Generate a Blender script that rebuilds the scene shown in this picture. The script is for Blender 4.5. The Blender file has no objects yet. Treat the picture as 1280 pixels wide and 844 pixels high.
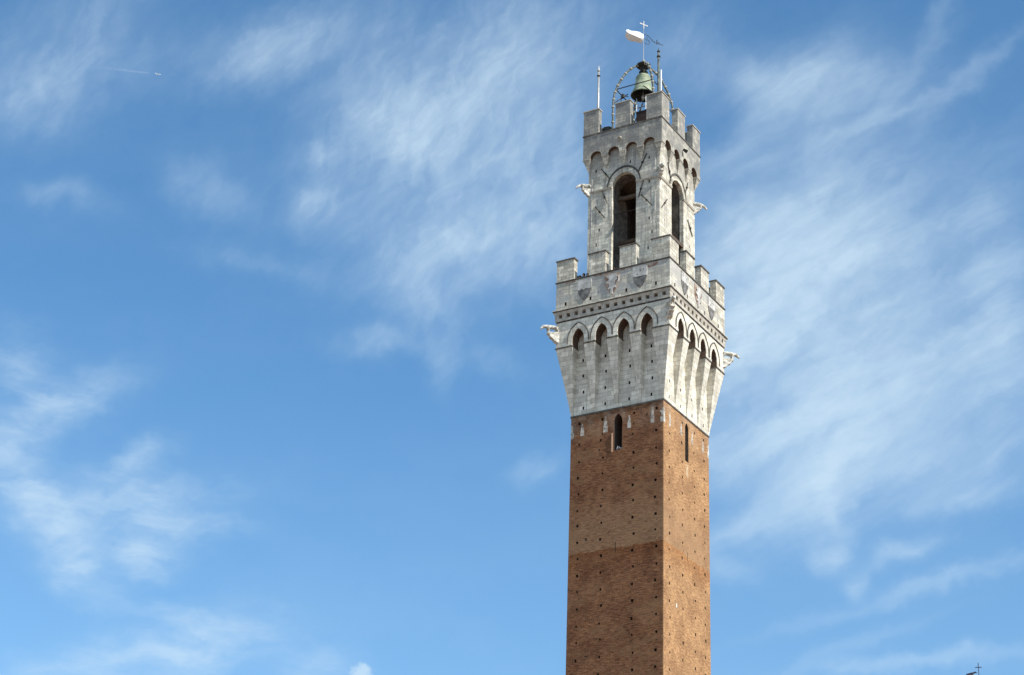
import bpy, bmesh, math, random
from mathutils import Vector, Matrix, Euler
random.seed(7)
R = math.radians
sc = bpy.context.scene
col = sc.collection
PI = math.pi

# ------------------------------------------------------------------ camera
cam_d = bpy.data.cameras.new('camera')
cam = bpy.data.objects.new('camera', cam_d); col.objects.link(cam)
rt = Vector((0.86599, 0.499021, 0.032233)); up = Vector((0.195555, -0.397277, 0.896621)); fw = Vector((-0.460238, 0.770162, 0.441625))
m = Matrix((rt, up, -fw)).transposed().to_4x4()
m.translation = Vector((60.5199, -118.8702, 2.0))
cam.matrix_world = m
cam_d.sensor_width = 36.0; cam_d.lens = 36.0*2650/1280
cam_d.clip_start = 0.5; cam_d.clip_end = 60000
sc.camera = cam

# ------------------------------------------------------------------ light
SUN_EL, SUN_AZ = 42.0, -8.0            # azimuth measured from +x towards +y
sd = Vector((math.cos(R(SUN_EL))*math.cos(R(SUN_AZ)), math.cos(R(SUN_EL))*math.sin(R(SUN_AZ)), math.sin(R(SUN_EL))))
sun_d = bpy.data.lights.new('sun', 'SUN'); sun_d.energy = 5.0; sun_d.angle = R(0.53); sun_d.color = (1.0, 0.93, 0.82)
sun = bpy.data.objects.new('sun', sun_d); col.objects.link(sun)
sun.rotation_euler = sd.to_track_quat('Z', 'Y').to_euler()

sc.view_settings.view_transform = 'Standard'
sc.view_settings.look = 'None'
sc.view_settings.exposure = 0.28
sc.view_settings.gamma = 1.0
sc.view_settings.use_curve_mapping = False

# ------------------------------------------------------------------ sky with cirrus
CLOUDS = {'A': [(-1.157, 6.25, 3.751, 2.378, 0.566, 0.12), (-0.341, 3.28, 2.476, 1.514, 0.479, 0.2), (-2.054, 6.0, 3.236, 1.622, 0.594, 0.55), (-3.148, 5.4, 1.667, 0.778, -0.273, 0.6), (-0.762, 7.76, 2.474, 0.973, 0.381, 0.3), (0.251, 5.45, 1.606, 1.189, 0.587, 0.35), (-0.556, 3.06, 2.476, 1.081, 0.479, 0.45), (-1.848, 2.35, 1.773, 0.757, -0.079, 0.35), (1.005, 2.68, 1.283, 0.973, 0.549, 0.3), (-5.463, 4.68, 0.57, 0.216, 0.284, 0.45), (-5.463, 3.39, 0.677, 0.541, 0.254, 0.42), (-7.185, 7.29, 2.103, 0.692, 0.299, 0.5), (-4.951, 7.93, 1.528, 0.973, 0.506, 0.18), (-12.719, 6.55, 2.172, 1.297, 0.769, 0.36), (-13.599, 5.14, 1.088, 0.757, 0.064, 0.3), (-12.343, 2.58, 1.069, 0.324, 0.047, 0.22), (-8.548, 3.4, 1.078, 0.605, -0.525, 0.28), (-6.62, 1.57, 1.98, 0.324, -0.081, 0.15), (-2.431, 0.91, 1.172, 0.649, -0.321, 0.4), (-3.66, -0.25, 1.079, 0.324, 0.065, 0.3), (-1.911, -0.68, 0.66, 0.389, -1.324, 0.25), (-0.404, -0.61, 0.882, 0.389, -0.217, 0.18), (0.673, -3.56, 0.529, 0.303, 0.368, 0.25), (4.79, 7.83, 1.011, 0.865, 0.418, 0.25)], 'B': [(-12.962, -1.78, 0.735, 0.865, 0.749, 0.35), (-11.428, -2.53, 1.294, 0.476, 0.465, 0.6), (-12.666, -3.86, 1.083, 0.476, 0.533, 0.45), (-9.625, -3.91, 0.874, 0.324, 0.489, 0.4), (-9.302, -4.94, 2.239, 0.541, 0.193, 0.4), (-11.607, -5.84, 1.77, 0.605, -0.858, 0.8), (-10.683, -6.89, 0.626, 0.389, -0.226, 0.5), (-9.042, -6.4, 0.607, 0.432, 0.284, 0.75), (-8.423, -5.59, 1.417, 0.259, 0.014, 0.4), (-10.253, -5.47, 1.419, 0.757, -0.042, 0.3), (-7.328, -8.56, 1.52, 0.541, 0.509, 0.4), (-8.459, -9.08, 2.589, 0.649, 0.246, 0.4), (-10.567, -9.49, 1.39, 0.389, 0.322, 0.3), (-8.279, -8.02, 1.141, 0.259, -0.185, 0.3), (-4.503, -9.09, 0.832, 0.541, -0.194, 0.3)], 'C': [(9.445, 0.43, 4.325, 4.108, 0.337, 0.32), (8.064, 3.48, 2.714, 1.946, 0.438, 0.2), (8.898, -2.53, 3.0, 1.946, 0.239, 0.2), (8.629, 6.75, 1.594, 0.822, 0.138, 0.75), (10.863, 6.71, 1.524, 0.238, 0.681, 0.22), (11.975, 8.3, 0.887, 0.259, 1.098, 0.25), (12.163, 6.29, 2.026, 0.238, 0.634, 0.25), (10.145, 5.71, 2.1, 0.216, 0.28, 0.2), (7.05, 6.5, 1.288, 0.541, -0.556, 0.3), (6.118, 5.26, 2.194, 0.389, 0.584, 0.2), (6.961, 3.31, 2.351, 1.189, 0.329, 0.5), (8.225, 1.77, 3.815, 1.297, 0.404, 0.5), (6.907, 0.95, 2.307, 1.297, 0.345, 0.55), (9.374, -1.27, 3.085, 1.73, 0.296, 0.7), (6.243, 0.11, 1.373, 1.081, 0.649, 0.5), (6.611, -2.69, 2.18, 0.865, 0.274, 0.5), (8.243, -3.58, 1.483, 0.757, 0.768, 0.6), (10.692, -3.67, 3.005, 0.649, 0.301, 0.4), (6.162, -4.93, 1.902, 0.324, 0.511, 0.3), (8.414, -4.65, 1.072, 0.432, -1.42, 0.3), (8.27, -5.81, 0.321, 0.303, 0.317, 0.4), (10.172, -5.82, 0.731, 0.216, 0.249, 0.6), (8.952, -6.52, 0.319, 0.259, 0.385, 0.35), (10.324, -6.81, 2.914, 0.216, 0.282, 0.3), (12.056, -4.37, 1.21, 0.346, 0.116, 0.4), (10.432, -8.59, 2.335, 0.216, 0.099, 0.45), (5.732, -6.1, 0.824, 0.259, -0.134, 0.25), (12.935, -0.42, 1.04, 1.297, 0.125, 0.5), (12.926, 2.12, 1.119, 0.865, -0.473, 0.35), (9.087, -8.04, 1.702, 0.173, 0.354, 0.2)], 'D': [(-3.436, -9.17, 0.26, 0.259, 0.038, 1.3)]}
class NT:
    def __init__(s, tree): s.t = tree; s.n = tree.nodes; s.l = tree.links
    def add(s, typ, **kw):
        n = s.n.new(typ)
        for k, v in kw.items(): setattr(n, k, v)
        return n
    def put(s, sock, v):
        if isinstance(v, bpy.types.NodeSocket): s.l.new(v, sock)
        elif v is not None:
            try: sock.default_value = v
            except Exception: sock.default_value = tuple(v)+(1.0,)
    def math(s, op, a, b=None, c=None, clamp=False):
        n = s.add('ShaderNodeMath', operation=op, use_clamp=clamp)
        for i, v in enumerate((a, b, c)):
            if v is not None: s.put(n.inputs[i], v)
        return n.outputs[0]
    def vec(s, op, a, b=None, out=0):
        n = s.add('ShaderNodeVectorMath', operation=op); s.put(n.inputs[0], a)
        if b is not None: s.put(n.inputs[1], b)
        return n.outputs['Value' if out else 'Vector']
    def mapping(s, v, loc=(0,0,0), rot=(0,0,0), scale=(1,1,1), typ='POINT'):
        n = s.add('ShaderNodeMapping', vector_type=typ); s.put(n.inputs[0], v)
        if typ != 'NORMAL': n.inputs['Location'].default_value = loc
        n.inputs['Rotation'].default_value = rot; n.inputs['Scale'].default_value = scale
        return n.outputs[0]
    def noise(s, v, scale=1, detail=5, rough=.55, dist=0, dims='3D', color=False, lac=2.0):
        n = s.add('ShaderNodeTexNoise', noise_dimensions=dims); s.put(n.inputs['Vector'], v)
        n.inputs['Scale'].default_value = scale; n.inputs['Detail'].default_value = detail
        n.inputs['Roughness'].default_value = rough; n.inputs['Distortion'].default_value = dist
        n.inputs['Lacunarity'].default_value = lac
        return n.outputs['Color' if color else 'Fac']
    def rng(s, v, a, b, c=0., d=1., smooth=False):
        n = s.add('ShaderNodeMapRange', clamp=True)
        if smooth: n.interpolation_type = 'SMOOTHSTEP'
        s.put(n.inputs[0], v)
        for i, q in enumerate((a, b, c, d)): s.put(n.inputs[i+1], q)
        return n.outputs[0]
    def mix(s, f, a, b, mode='MIX'):
        n = s.add('ShaderNodeMix', data_type='RGBA', blend_type=mode)
        s.put(n.inputs[0], f); s.put(n.inputs[6], a); s.put(n.inputs[7], b)
        return n.outputs[2]
    def comb(s, x, y, z=0.):
        n = s.add('ShaderNodeCombineXYZ')
        for i, v in enumerate((x, y, z)): s.put(n.inputs[i], v)
        return n.outputs[0]

world = bpy.data.worlds.new('World'); sc.world = world; world.use_nodes = True
w = NT(world.node_tree); w.n.clear()
SKY_STRENGTH = 0.108
sky = w.add('ShaderNodeTexSky', sky_type='NISHITA', sun_disc=False)
sky.sun_elevation = R(SUN_EL); sky.sun_rotation = R(90-SUN_AZ)
sky.altitude = 300; sky.air_density = 1.0; sky.dust_density = 0.0; sky.ozone_density = 2.0
tc = w.add('ShaderNodeTexCoord')
d0 = w.vec('NORMALIZE', tc.outputs['Generated'])
A0 = R(-30.8619)
sx = w.vec('DOT_PRODUCT', d0, (math.cos(A0), -math.sin(A0), 0), out=1)
sy = w.vec('DOT_PRODUCT', d0, (math.sin(A0), math.cos(A0), 0), out=1)
sz = w.vec('DOT_PRODUCT', d0, (0, 0, 1), out=1)
az = w.math('MULTIPLY', w.math('ARCTAN2', sx, sy), 180/PI*.897)
el = w.math('SUBTRACT', w.math('MULTIPLY', w.math('ARCSINE', sz), 180/PI), 26.2)
P = w.comb(az, el, 0.)
wn = w.noise(P, .55, 4, .55, color=True)
wn2 = w.noise(P, 1.8, 2, .5, color=True)
wv = w.vec('SUBTRACT', wn, (.5,.5,.5)); wv2 = w.vec('SUBTRACT', wn2, (.5,.5,.5))
sc1 = w.add('ShaderNodeVectorMath', operation='SCALE'); w.put(sc1.inputs[0], wv); sc1.inputs['Scale'].default_value = 1.2
sc2 = w.add('ShaderNodeVectorMath', operation='SCALE'); w.put(sc2.inputs[0], wv2); sc2.inputs['Scale'].default_value = .35
Pw = w.vec('ADD', w.vec('ADD', P, sc1.outputs[0]), sc2.outputs[0])
def density(blobs, src):
    tot = None
    for (x, y, a, b, rot, wt) in blobs:
        mp = w.mapping(src, (x, y, 0), (0, 0, rot), (a*1.1, b*1.1, 1), 'TEXTURE')
        q = w.vec('DOT_PRODUCT', mp, mp, out=1)
        e = w.math('EXPONENT', w.math('MULTIPLY', q, -1.0))
        tot = w.math('MULTIPLY_ADD', e, wt, tot if tot is not None else 0.0)
    return tot
Pf = w.vec('ADD', P, w.vec('MULTIPLY', w.vec('SUBTRACT', w.noise(P, .35, 2, .5, color=True), (.5,.5,.5)), (1.4,1.4,0)))
def streaks(rot, sa, sb, dist, seed, lo, hi, detail=6, rough=.5, src=None):
    mp = w.mapping(src or Pw, (seed, seed*.7, 0), (0, 0, -rot), (1, 1, 1))
    mp = w.mapping(mp, (0,0,0), (0,0,0), (sa, sb, 1))
    return w.rng(w.noise(mp, 1.0, detail, rough, dist), lo, hi, 0., 1., True)
nA = w.math('ADD', w.math('MULTIPLY', streaks(R(40), .28, 1.1, .25, 3.1, .30, .74), .6), w.math('MULTIPLY', streaks(R(75), .9, 2.0, .2, 11.7, .30, .74), .45))
nB = w.math('ADD', w.math('MULTIPLY', streaks(R(-8), .34, 1.3, .3, 5.3, .30, .72), .65), w.math('MULTIPLY', streaks(R(20), .9, 2.2, .2, 17.1, .32, .72), .45))
nC = w.math('ADD', w.math('MULTIPLY', streaks(R(24), .20, .75, .15, 8.9, .28, .74), .65), w.math('MULTIPLY', streaks(R(34), .45, 1.5, .15, 2.4, .30, .74), .4))
fA = streaks(R(42), .9, 4.5, .1, 21.3, .30, .70, 5, .62, Pf); fB = streaks(R(-6), .9, 5.0, .1, 27.9, .30, .70, 5, .62, Pf); fC = streaks(R(27), .5, 3.4, .1, 33.1, .30, .70, 5, .62, Pf)
nA, nB, nC = [w.math('MULTIPLY', n_, w.math('MULTIPLY_ADD', f_, g_, 1.02-g_*.5)) for n_, f_, g_ in ((nA, fA, .45), (nB, fB, .5), (nC, fC, .42))]
def modul(D, n, base, gain): return w.math('MULTIPLY', D, w.math('MULTIPLY_ADD', n, gain, base))
cl = w.math('ADD', modul(density(CLOUDS['A'], Pw), nA, .40, .75), modul(density(CLOUDS['B'], Pw), nB, .28, .85))
cl = w.math('ADD', cl, modul(density(CLOUDS['C'], Pw), nC, .42, .78))
# thin veil everywhere
veil = w.math('MULTIPLY', w.rng(w.noise(w.mapping(Pw, (4,9,0), (0,0,R(-25)), (.12,.3,1)), 1.0, 6, .6), .45, .8, 0., 1.), .05)
cl = w.math('ADD', w.math('ADD', cl, veil), w.rng(el, -10.5, -1., .13, 0.))
# extra broken cirrus added outside the view to whiten and strengthen the fill light
far = w.math('MAXIMUM', w.rng(w.math('ABSOLUTE', az), 19., 34., 0, 1, True), w.rng(el, 12., 24., 0, 1, True))
farn = w.rng(w.noise(w.mapping(d0, (2,5,1), (0,0,R(20)), (1.6,3.4,3.0)), 1.0, 6, .6), .36, .66, .15, 1.25, True)
cl = w.math('ADD', cl, w.math('MULTIPLY', far, farn))
# small cumulus head low on the left
cum = density(CLOUDS['D'], w.vec('ADD', P, w.vec('MULTIPLY', w.vec('SUBTRACT', w.noise(P, 4.5, 4, .6, color=True), (.5,.5,.5)), (.45,.45,0))))
cl = w.math('ADD', cl, w.rng(cum, .25, 1.25, 0, 1.0, True))
alpha = w.math('SUBTRACT', 1.0, w.math('EXPONENT', w.math('MULTIPLY', cl, -1.0)))
alpha = w.math('MINIMUM', alpha, .93)
skyc = w.mix(1.0, sky.outputs[0], (0.80, 1.25, 1.41, 1), 'MULTIPLY')
cloudc = w.mix(0.0, (5.1, 6.45, 7.5, 1), (5.1, 6.45, 7.5, 1))
fin = w.mix(alpha, skyc, cloudc)
bg = w.add('ShaderNodeBackground'); w.put(bg.inputs['Color'], fin); bg.inputs['Strength'].default_value = SKY_STRENGTH
wo = w.add('ShaderNodeOutputWorld'); w.l.new(bg.outputs[0], wo.inputs[0])

# ------------------------------------------------------------------ materials
def new_mat(name, rough=.85, metal=0.0, spec=.3):
    mt = bpy.data.materials.new(name); mt.use_nodes = True
    t = NT(mt.node_tree); b = t.n['Principled BSDF']
    b.inputs['Roughness'].default_value = rough; b.inputs['Metallic'].default_value = metal
    b.inputs['Specular IOR Level'].default_value = spec
    return mt, t, b
def uv_facade(t):
    g = t.add('ShaderNodeTexCoord')
    s = t.add('ShaderNodeSeparateXYZ'); t.l.new(g.outputs['Object'], s.inputs[0])
    return t.math('ADD', s.outputs[0], s.outputs[1]), s.outputs[2], g.outputs['Object']
def bump(t, b, h, strength=.4, dist=.02):
    n = t.add('ShaderNodeBump'); n.inputs['Strength'].default_value = strength; n.inputs['Distance'].default_value = dist
    t.put(n.inputs['Height'], h); t.l.new(n.outputs[0], b.inputs['Normal'])
def brick_tex(t, vec, c1, c2, mo, bw, rh, ms, bias=0., squash=1.0, off=.5):
    n = t.add('ShaderNodeTexBrick'); t.put(n.inputs['Vector'], vec)
    n.offset = off; n.squash = squash
    t.put(n.inputs['Color1'], c1); t.put(n.inputs['Color2'], c2); t.put(n.inputs['Mortar'], mo)
    n.inputs['Scale'].default_value = 1.0; n.inputs['Mortar Size'].default_value = ms
    n.inputs['Mortar Smooth'].default_value = .3; n.inputs['Bias'].default_value = bias
    n.inputs['Brick Width'].default_value = bw; n.inputs['Row Height'].default_value = rh
    return n.outputs['Color'], n.outputs['Fac']

def mat_brick():
    mt, t, b = new_mat('old brick', .9, 0, .12)
    u, z, obj = uv_facade(t)
    wob = t.noise(obj, 1.5, 3, .6)
    zz = t.math('MULTIPLY_ADD', t.math('SUBTRACT', wob, .5), .10, z)
    v = t.comb(u, zz)
    c, f = brick_tex(t, v, (.160,.066,.035,1), (.265,.121,.061,1), (.24,.16,.098,1), .30, .082, .010)
    # south side: sandier brick hue, with sunlit brightness painted into the colour
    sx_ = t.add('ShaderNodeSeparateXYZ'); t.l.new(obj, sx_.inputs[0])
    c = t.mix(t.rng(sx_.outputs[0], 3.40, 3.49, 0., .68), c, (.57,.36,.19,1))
    # per-course streaks and single burnt / pale bricks
    st = t.noise(t.mapping(v, (0,0,0), (0,0,0), (2.6, 13., 1)), 1., 4, .75)
    c = t.mix(t.rng(st, .36, .64), t.mix(1., c, (.50,.46,.44,1), 'MULTIPLY'), t.mix(1., c, (1.36,1.34,1.28,1), 'MULTIPLY'))
    sp = t.noise(t.mapping(v, (3,1,0), (0,0,0), (4.2, 13., 1)), 1., 3, .8)
    c = t.mix(t.rng(sp, .56, .64, 0, .7), c, (.11,.062,.045,1))
    c = t.mix(t.rng(sp, .32, .42, .7, 0.), c, (.40,.275,.165,1))
    # large patches of weathering
    pt = t.noise(obj, .55, 6, .62)
    c = t.mix(t.rng(pt, .44, .60, 0., .85), c, t.mix(1., c, (.68,.65,.66,1), 'MULTIPLY'))
    pt2 = t.noise(t.mapping(obj, (7,3,1), (0,0,0), (.45,.45,1.3)), 1., 6, .68)
    c = t.mix(t.rng(pt2, .50, .62, 0., .42), c, (.27,.160,.088,1))
    # later masonry: a paler, greyer stage with a sharp foot and a faded top
    edge = t.math('MULTIPLY_ADD', t.math('SUBTRACT', t.noise(t.comb(t.math('MULTIPLY', u, .6), 0.), 1., 4, .6), .5), .9, 51.0)
    foot = t.rng(t.math('SUBTRACT', z, edge), -.02, .05)
    topf = t.rng(t.math('ADD', z, t.math('MULTIPLY', t.math('SUBTRACT', pt, .5), 4.)), 52.6, 55.2, 1., 0.)
    band = t.math('MULTIPLY', foot, topf)
    c = t.mix(t.math('MULTIPLY', band, t.rng(st, .38, .62, .15, .7)), c, (.31,.20,.12,1))
    under = t.math('MULTIPLY', t.rng(t.math('SUBTRACT', z, edge), -1.6, -.05), t.rng(t.math('SUBTRACT', z, edge), -.02, .05, 1., 0.))
    c = t.mix(t.math('MULTIPLY', under, .75), c, t.mix(1., c, (.86,.70,.56,1), 'MULTIPLY'))
    # dust and lime washed down from the stone at the very top
    lime = t.math('MULTIPLY', t.rng(z, 58.8, 60.9), t.rng(t.noise(t.mapping(obj, (0,0,0), (0,0,0), (1.4,1.4,.8)), 1., 6, .7), .45, .68))
    c = t.mix(t.math('MULTIPLY', lime, .5), c, (.46,.38,.30,1))
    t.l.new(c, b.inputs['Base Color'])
    bump(t, b, t.math('ADD', t.math('MULTIPLY', f, -.6), st), .55, .03)
    return mt

def mat_stone(name, tint=(1,1,1), grime=.5, bw=.62, rh=.33, dark_hi=None, joint=(.44,.41,.35,1), contrast=.6, lo=.60):
    mt, t, b = new_mat(name, .85, 0, .2)
    u, z, obj = uv_facade(t)
    wv = t.vec('SUBTRACT', t.noise(obj, 1.1, 3, .6, color=True), (.5,.5,.5))
    s_ = t.add('ShaderNodeSeparateXYZ'); t.l.new(wv, s_.inputs[0])
    v = t.comb(t.math('MULTIPLY_ADD', s_.outputs[0], .22, u), t.math('MULTIPLY_ADD', s_.outputs[1], .10, z))
    c1 = (lo*tint[0], lo*.96*tint[1], lo*.85*tint[2], 1); c2 = (.90*tint[0], .875*tint[1], .785*tint[2], 1)
    c, f = brick_tex(t, v, c1, c2, joint, bw, rh, .012, 0, 1.0, .43)
    c_b, f_b = brick_tex(t, t.mapping(v, (.37,.11,0)), (.74,.735,.72,1), (1.1,1.1,1.09,1), (.9,.9,.88,1), bw*1.63, rh*2.0, .006, -.1, 1.0, .31)
    c = t.mix(contrast, c, t.mix(1., c, c_b, 'MULTIPLY'))
    n1 = t.noise(obj, 5., 6, .7)
    c = t.mix(t.rng(n1, .3, .7, 0., 1.), t.mix(1., c, (.84,.83,.80,1), 'MULTIPLY'), t.mix(1., c, (1.08,1.08,1.07,1), 'MULTIPLY'))
    # vertical run-off streaks and lichen patches
    ru = t.noise(t.mapping(obj, (0,0,0), (0,0,0), (3.2,3.2,.45)), 1., 6, .7)
    pa = t.noise(obj, .8, 7, .68)
    g = t.math('MULTIPLY', t.rng(ru, .48, .64), grime)
    g2 = t.math('MULTIPLY', t.rng(pa, .49, .60), grime)
    dr = t.noise(t.mapping(obj, (2,8,4), (0,0,0), (5.5,5.5,.35)), 1., 4, .65)
    c = t.mix(t.math('MULTIPLY', t.rng(dr, .53, .66), min(1., grime*1.5)), c, (.21,.205,.19,1))
    c = t.mix(g, c, (.30,.29,.27,1)); c = t.mix(g2, c, (.40,.39,.36,1))
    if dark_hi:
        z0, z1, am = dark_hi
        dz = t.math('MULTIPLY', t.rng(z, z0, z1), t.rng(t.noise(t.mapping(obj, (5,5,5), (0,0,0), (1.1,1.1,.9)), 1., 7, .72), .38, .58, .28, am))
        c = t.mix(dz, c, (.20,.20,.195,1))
    if name == 'grey travertine':     # grey render patches left between the coats of arms
        pz = t.math('MULTIPLY', t.rng(z, 68.9, 69.5), t.rng(z, 71.02, 71.06, 1., 0.))
        pn = t.noise(t.mapping(obj, (1,2,3), (0,0,0), (.55,.55,.8)), 1., 5, .6)
        c = t.mix(t.math('MULTIPLY', pz, t.rng(pn, .44, .52, 0., .75)), c, (.38,.385,.375,1))
    sp = t.noise(obj, 16., 3, .6)
    c = t.mix(t.rng(sp, .60, .70, 0., .35), c, (.22,.20,.17,1))
    t.l.new(c, b.inputs['Base Color'])
    bump(t, b, t.math('ADD', t.math('MULTIPLY', f, -.8), n1), .5, .03)
    return mt

def mat_flat(name, c, rough=.7, metal=0., var=.25, scale=6., c2=None, spec=.3):
    mt, t, b = new_mat(name, rough, metal, spec)
    g = t.add('ShaderNodeTexCoord')
    n = t.noise(g.outputs['Object'], scale, 6, .65)
    a = tuple(q*(1-var) for q in c)+(1,); z = (tuple(c2)+(1,)) if c2 else tuple(min(1, q*(1+var)) for q in c)+(1,)
    t.l.new(t.mix(t.rng(n, .35, .65), a, z), b.inputs['Base Color'])
    if name != 'white painted sheet': bump(t, b, n, .25, .01)
    return mt

M = {}
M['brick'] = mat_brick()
M['stone'] = mat_stone('travertine', (1,1,1), .20)
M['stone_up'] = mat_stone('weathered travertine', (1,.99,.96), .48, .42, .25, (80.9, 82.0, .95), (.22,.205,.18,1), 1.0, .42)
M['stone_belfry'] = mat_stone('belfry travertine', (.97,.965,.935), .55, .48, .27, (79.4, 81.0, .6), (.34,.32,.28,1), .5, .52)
M['stone_mid'] = mat_stone('grey travertine', (1,.99,.96), .46, .46, .27, None, (.26,.245,.21,1), .9, .48)
M['trim'] = mat_flat('trim stone', (.42,.395,.345), .85, 0, .3, 3., None)
M['trim_dark'] = mat_flat('dark weathered trim', (.075,.072,.066), .9, 0, .3, 3., (.17,.16,.145))
M['serpentine'] = mat_flat('dark green stone', (.055,.06,.06), .8, 0, .35, 4.)
M['hole'] = mat_flat('hole lining', (.10,.075,.06), .95, 0, .3)
M['brick_in'] = mat_flat('inner brickwork', (.115,.07,.052), .95, 0, .35, 4., (.16,.11,.08))  # arch recess shade deepened by a darker brick colour
M['brick_shade'] = mat_flat('shade-darkened inner brickwork', (.05,.034,.028), .95, 0, .4, 3., (.075,.055,.045))  # shade inside the belfry put into a near-black brick colour
M['patch'] = mat_flat('pale brick patch', (.42,.28,.16), .9, 0, .2, 5., (.55,.42,.28))
M['marble'] = mat_flat('white marble', (.74,.73,.69), .6, 0, .12, 5.)
M['marble_grey'] = mat_flat('grey marble', (.34,.335,.32), .75, 0, .1, 2.6, (.60,.60,.585))
M['inset'] = mat_flat('weathered inset stone', (.22,.17,.13), .85, 0, .1, 3.6, (.60,.58,.53))
M['lit_strip'] = mat_flat('pale board', (.46,.31,.21), .8, 0, .15)
M['shield_black'] = mat_flat('black stone', (.10,.10,.10), .7, 0, .3, 3., (.24,.235,.225))
M['shield_red'] = mat_flat('faded red ground', (.30,.14,.09), .85, 0, .3, 3., (.46,.40,.34))
M['statue'] = mat_flat('carved white stone', (.30,.29,.25), .8, 0, .25, 4.5, (.76,.75,.69))
M['iron'] = mat_flat('wrought iron', (.035,.032,.03), .6, .3, .3)
M['steel'] = mat_flat('galvanised steel', (.42,.43,.43), .45, .5, .15)
M['rod'] = mat_flat('grey iron rod', (.30,.31,.32), .5, .3, .1)
M['jamb'] = mat_flat('shade-darkened jamb stone', (.07,.06,.05), .9, 0, .35, 2.5, (.17,.15,.13))  # shade in the belfry openings put into the jamb colour
M['frame'] = mat_flat('weathered frame iron', (.08,.095,.085), .6, .3, .4, 3., (.19,.21,.19))
M['bolt'] = mat_flat('pale clamp collar', (.33,.33,.29), .6, .1, .2)
M['bronze'] = mat_flat('green bronze', (.19,.26,.19), .65, .05, .25, 2.2, (.37,.41,.29))
M['bronze_in'] = mat_flat('dark bronze', (.03,.032,.028), .8, .2, .3)
M['vane'] = mat_flat('white painted sheet', (.76,.79,.82), .5, 0, .03, .8, None, .3)
M['wood'] = mat_flat('dark timber', (.10,.07,.05), .85, 0, .3)
M['machine'] = mat_flat('oxide red casing', (.06,.035,.03), .7, .1, .3)
M['skin'] = mat_flat('skin', (.50,.31,.24), .6, 0, .08)
M['hair'] = mat_flat('dark hair', (.03,.022,.018), .7, 0, .3)
M['cloth_dark'] = mat_flat('dark cloth', (.03,.035,.05), .9, 0, .2)
M['cloth_red'] = mat_flat('red cloth', (.40,.07,.06), .9, 0, .2)
M['feather'] = mat_flat('pale feathers', (.40,.40,.42), .8, 0, .2, 20.)
M['plane'] = mat_flat('white aircraft paint', (.80,.80,.80), .35, 0, .03)
M['finial'] = mat_flat('dark finial metal', (.035,.03,.05), .6, .3, .2)
M['paving'] = mat_flat('herringbone paving', (.25,.16,.11), .9, 0, .25, .4, (.30,.21,.15))
M['roof_tile'] = mat_flat('roof tiles', (.30,.16,.10), .9, 0, .3, 3.)
mt, t, b = new_mat('vapour', 1.0); tr = t.add('ShaderNodeBsdfTransparent'); mx = t.add('ShaderNodeMixShader')
b.inputs['Base Color'].default_value = (.9,.9,.9,1)
_g = t.add('ShaderNodeTexCoord'); _s = t.add('ShaderNodeSeparateXYZ'); t.l.new(_g.outputs['Object'], _s.inputs[0])
_f = t.rng(_s.outputs[0], -420., 0., .0, .085)
_f = t.math('MULTIPLY', _f, t.rng(t.noise(_g.outputs['Object'], .02, 4, .6), .3, .6, .5, 1.))
t.put(mx.inputs[0], _f); t.l.new(tr.outputs[0], mx.inputs[1]); t.l.new(b.outputs[0], mx.inputs[2])
t.l.new(mx.outputs[0], t.n['Material Output'].inputs[0]); M['vapour'] = mt

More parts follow.
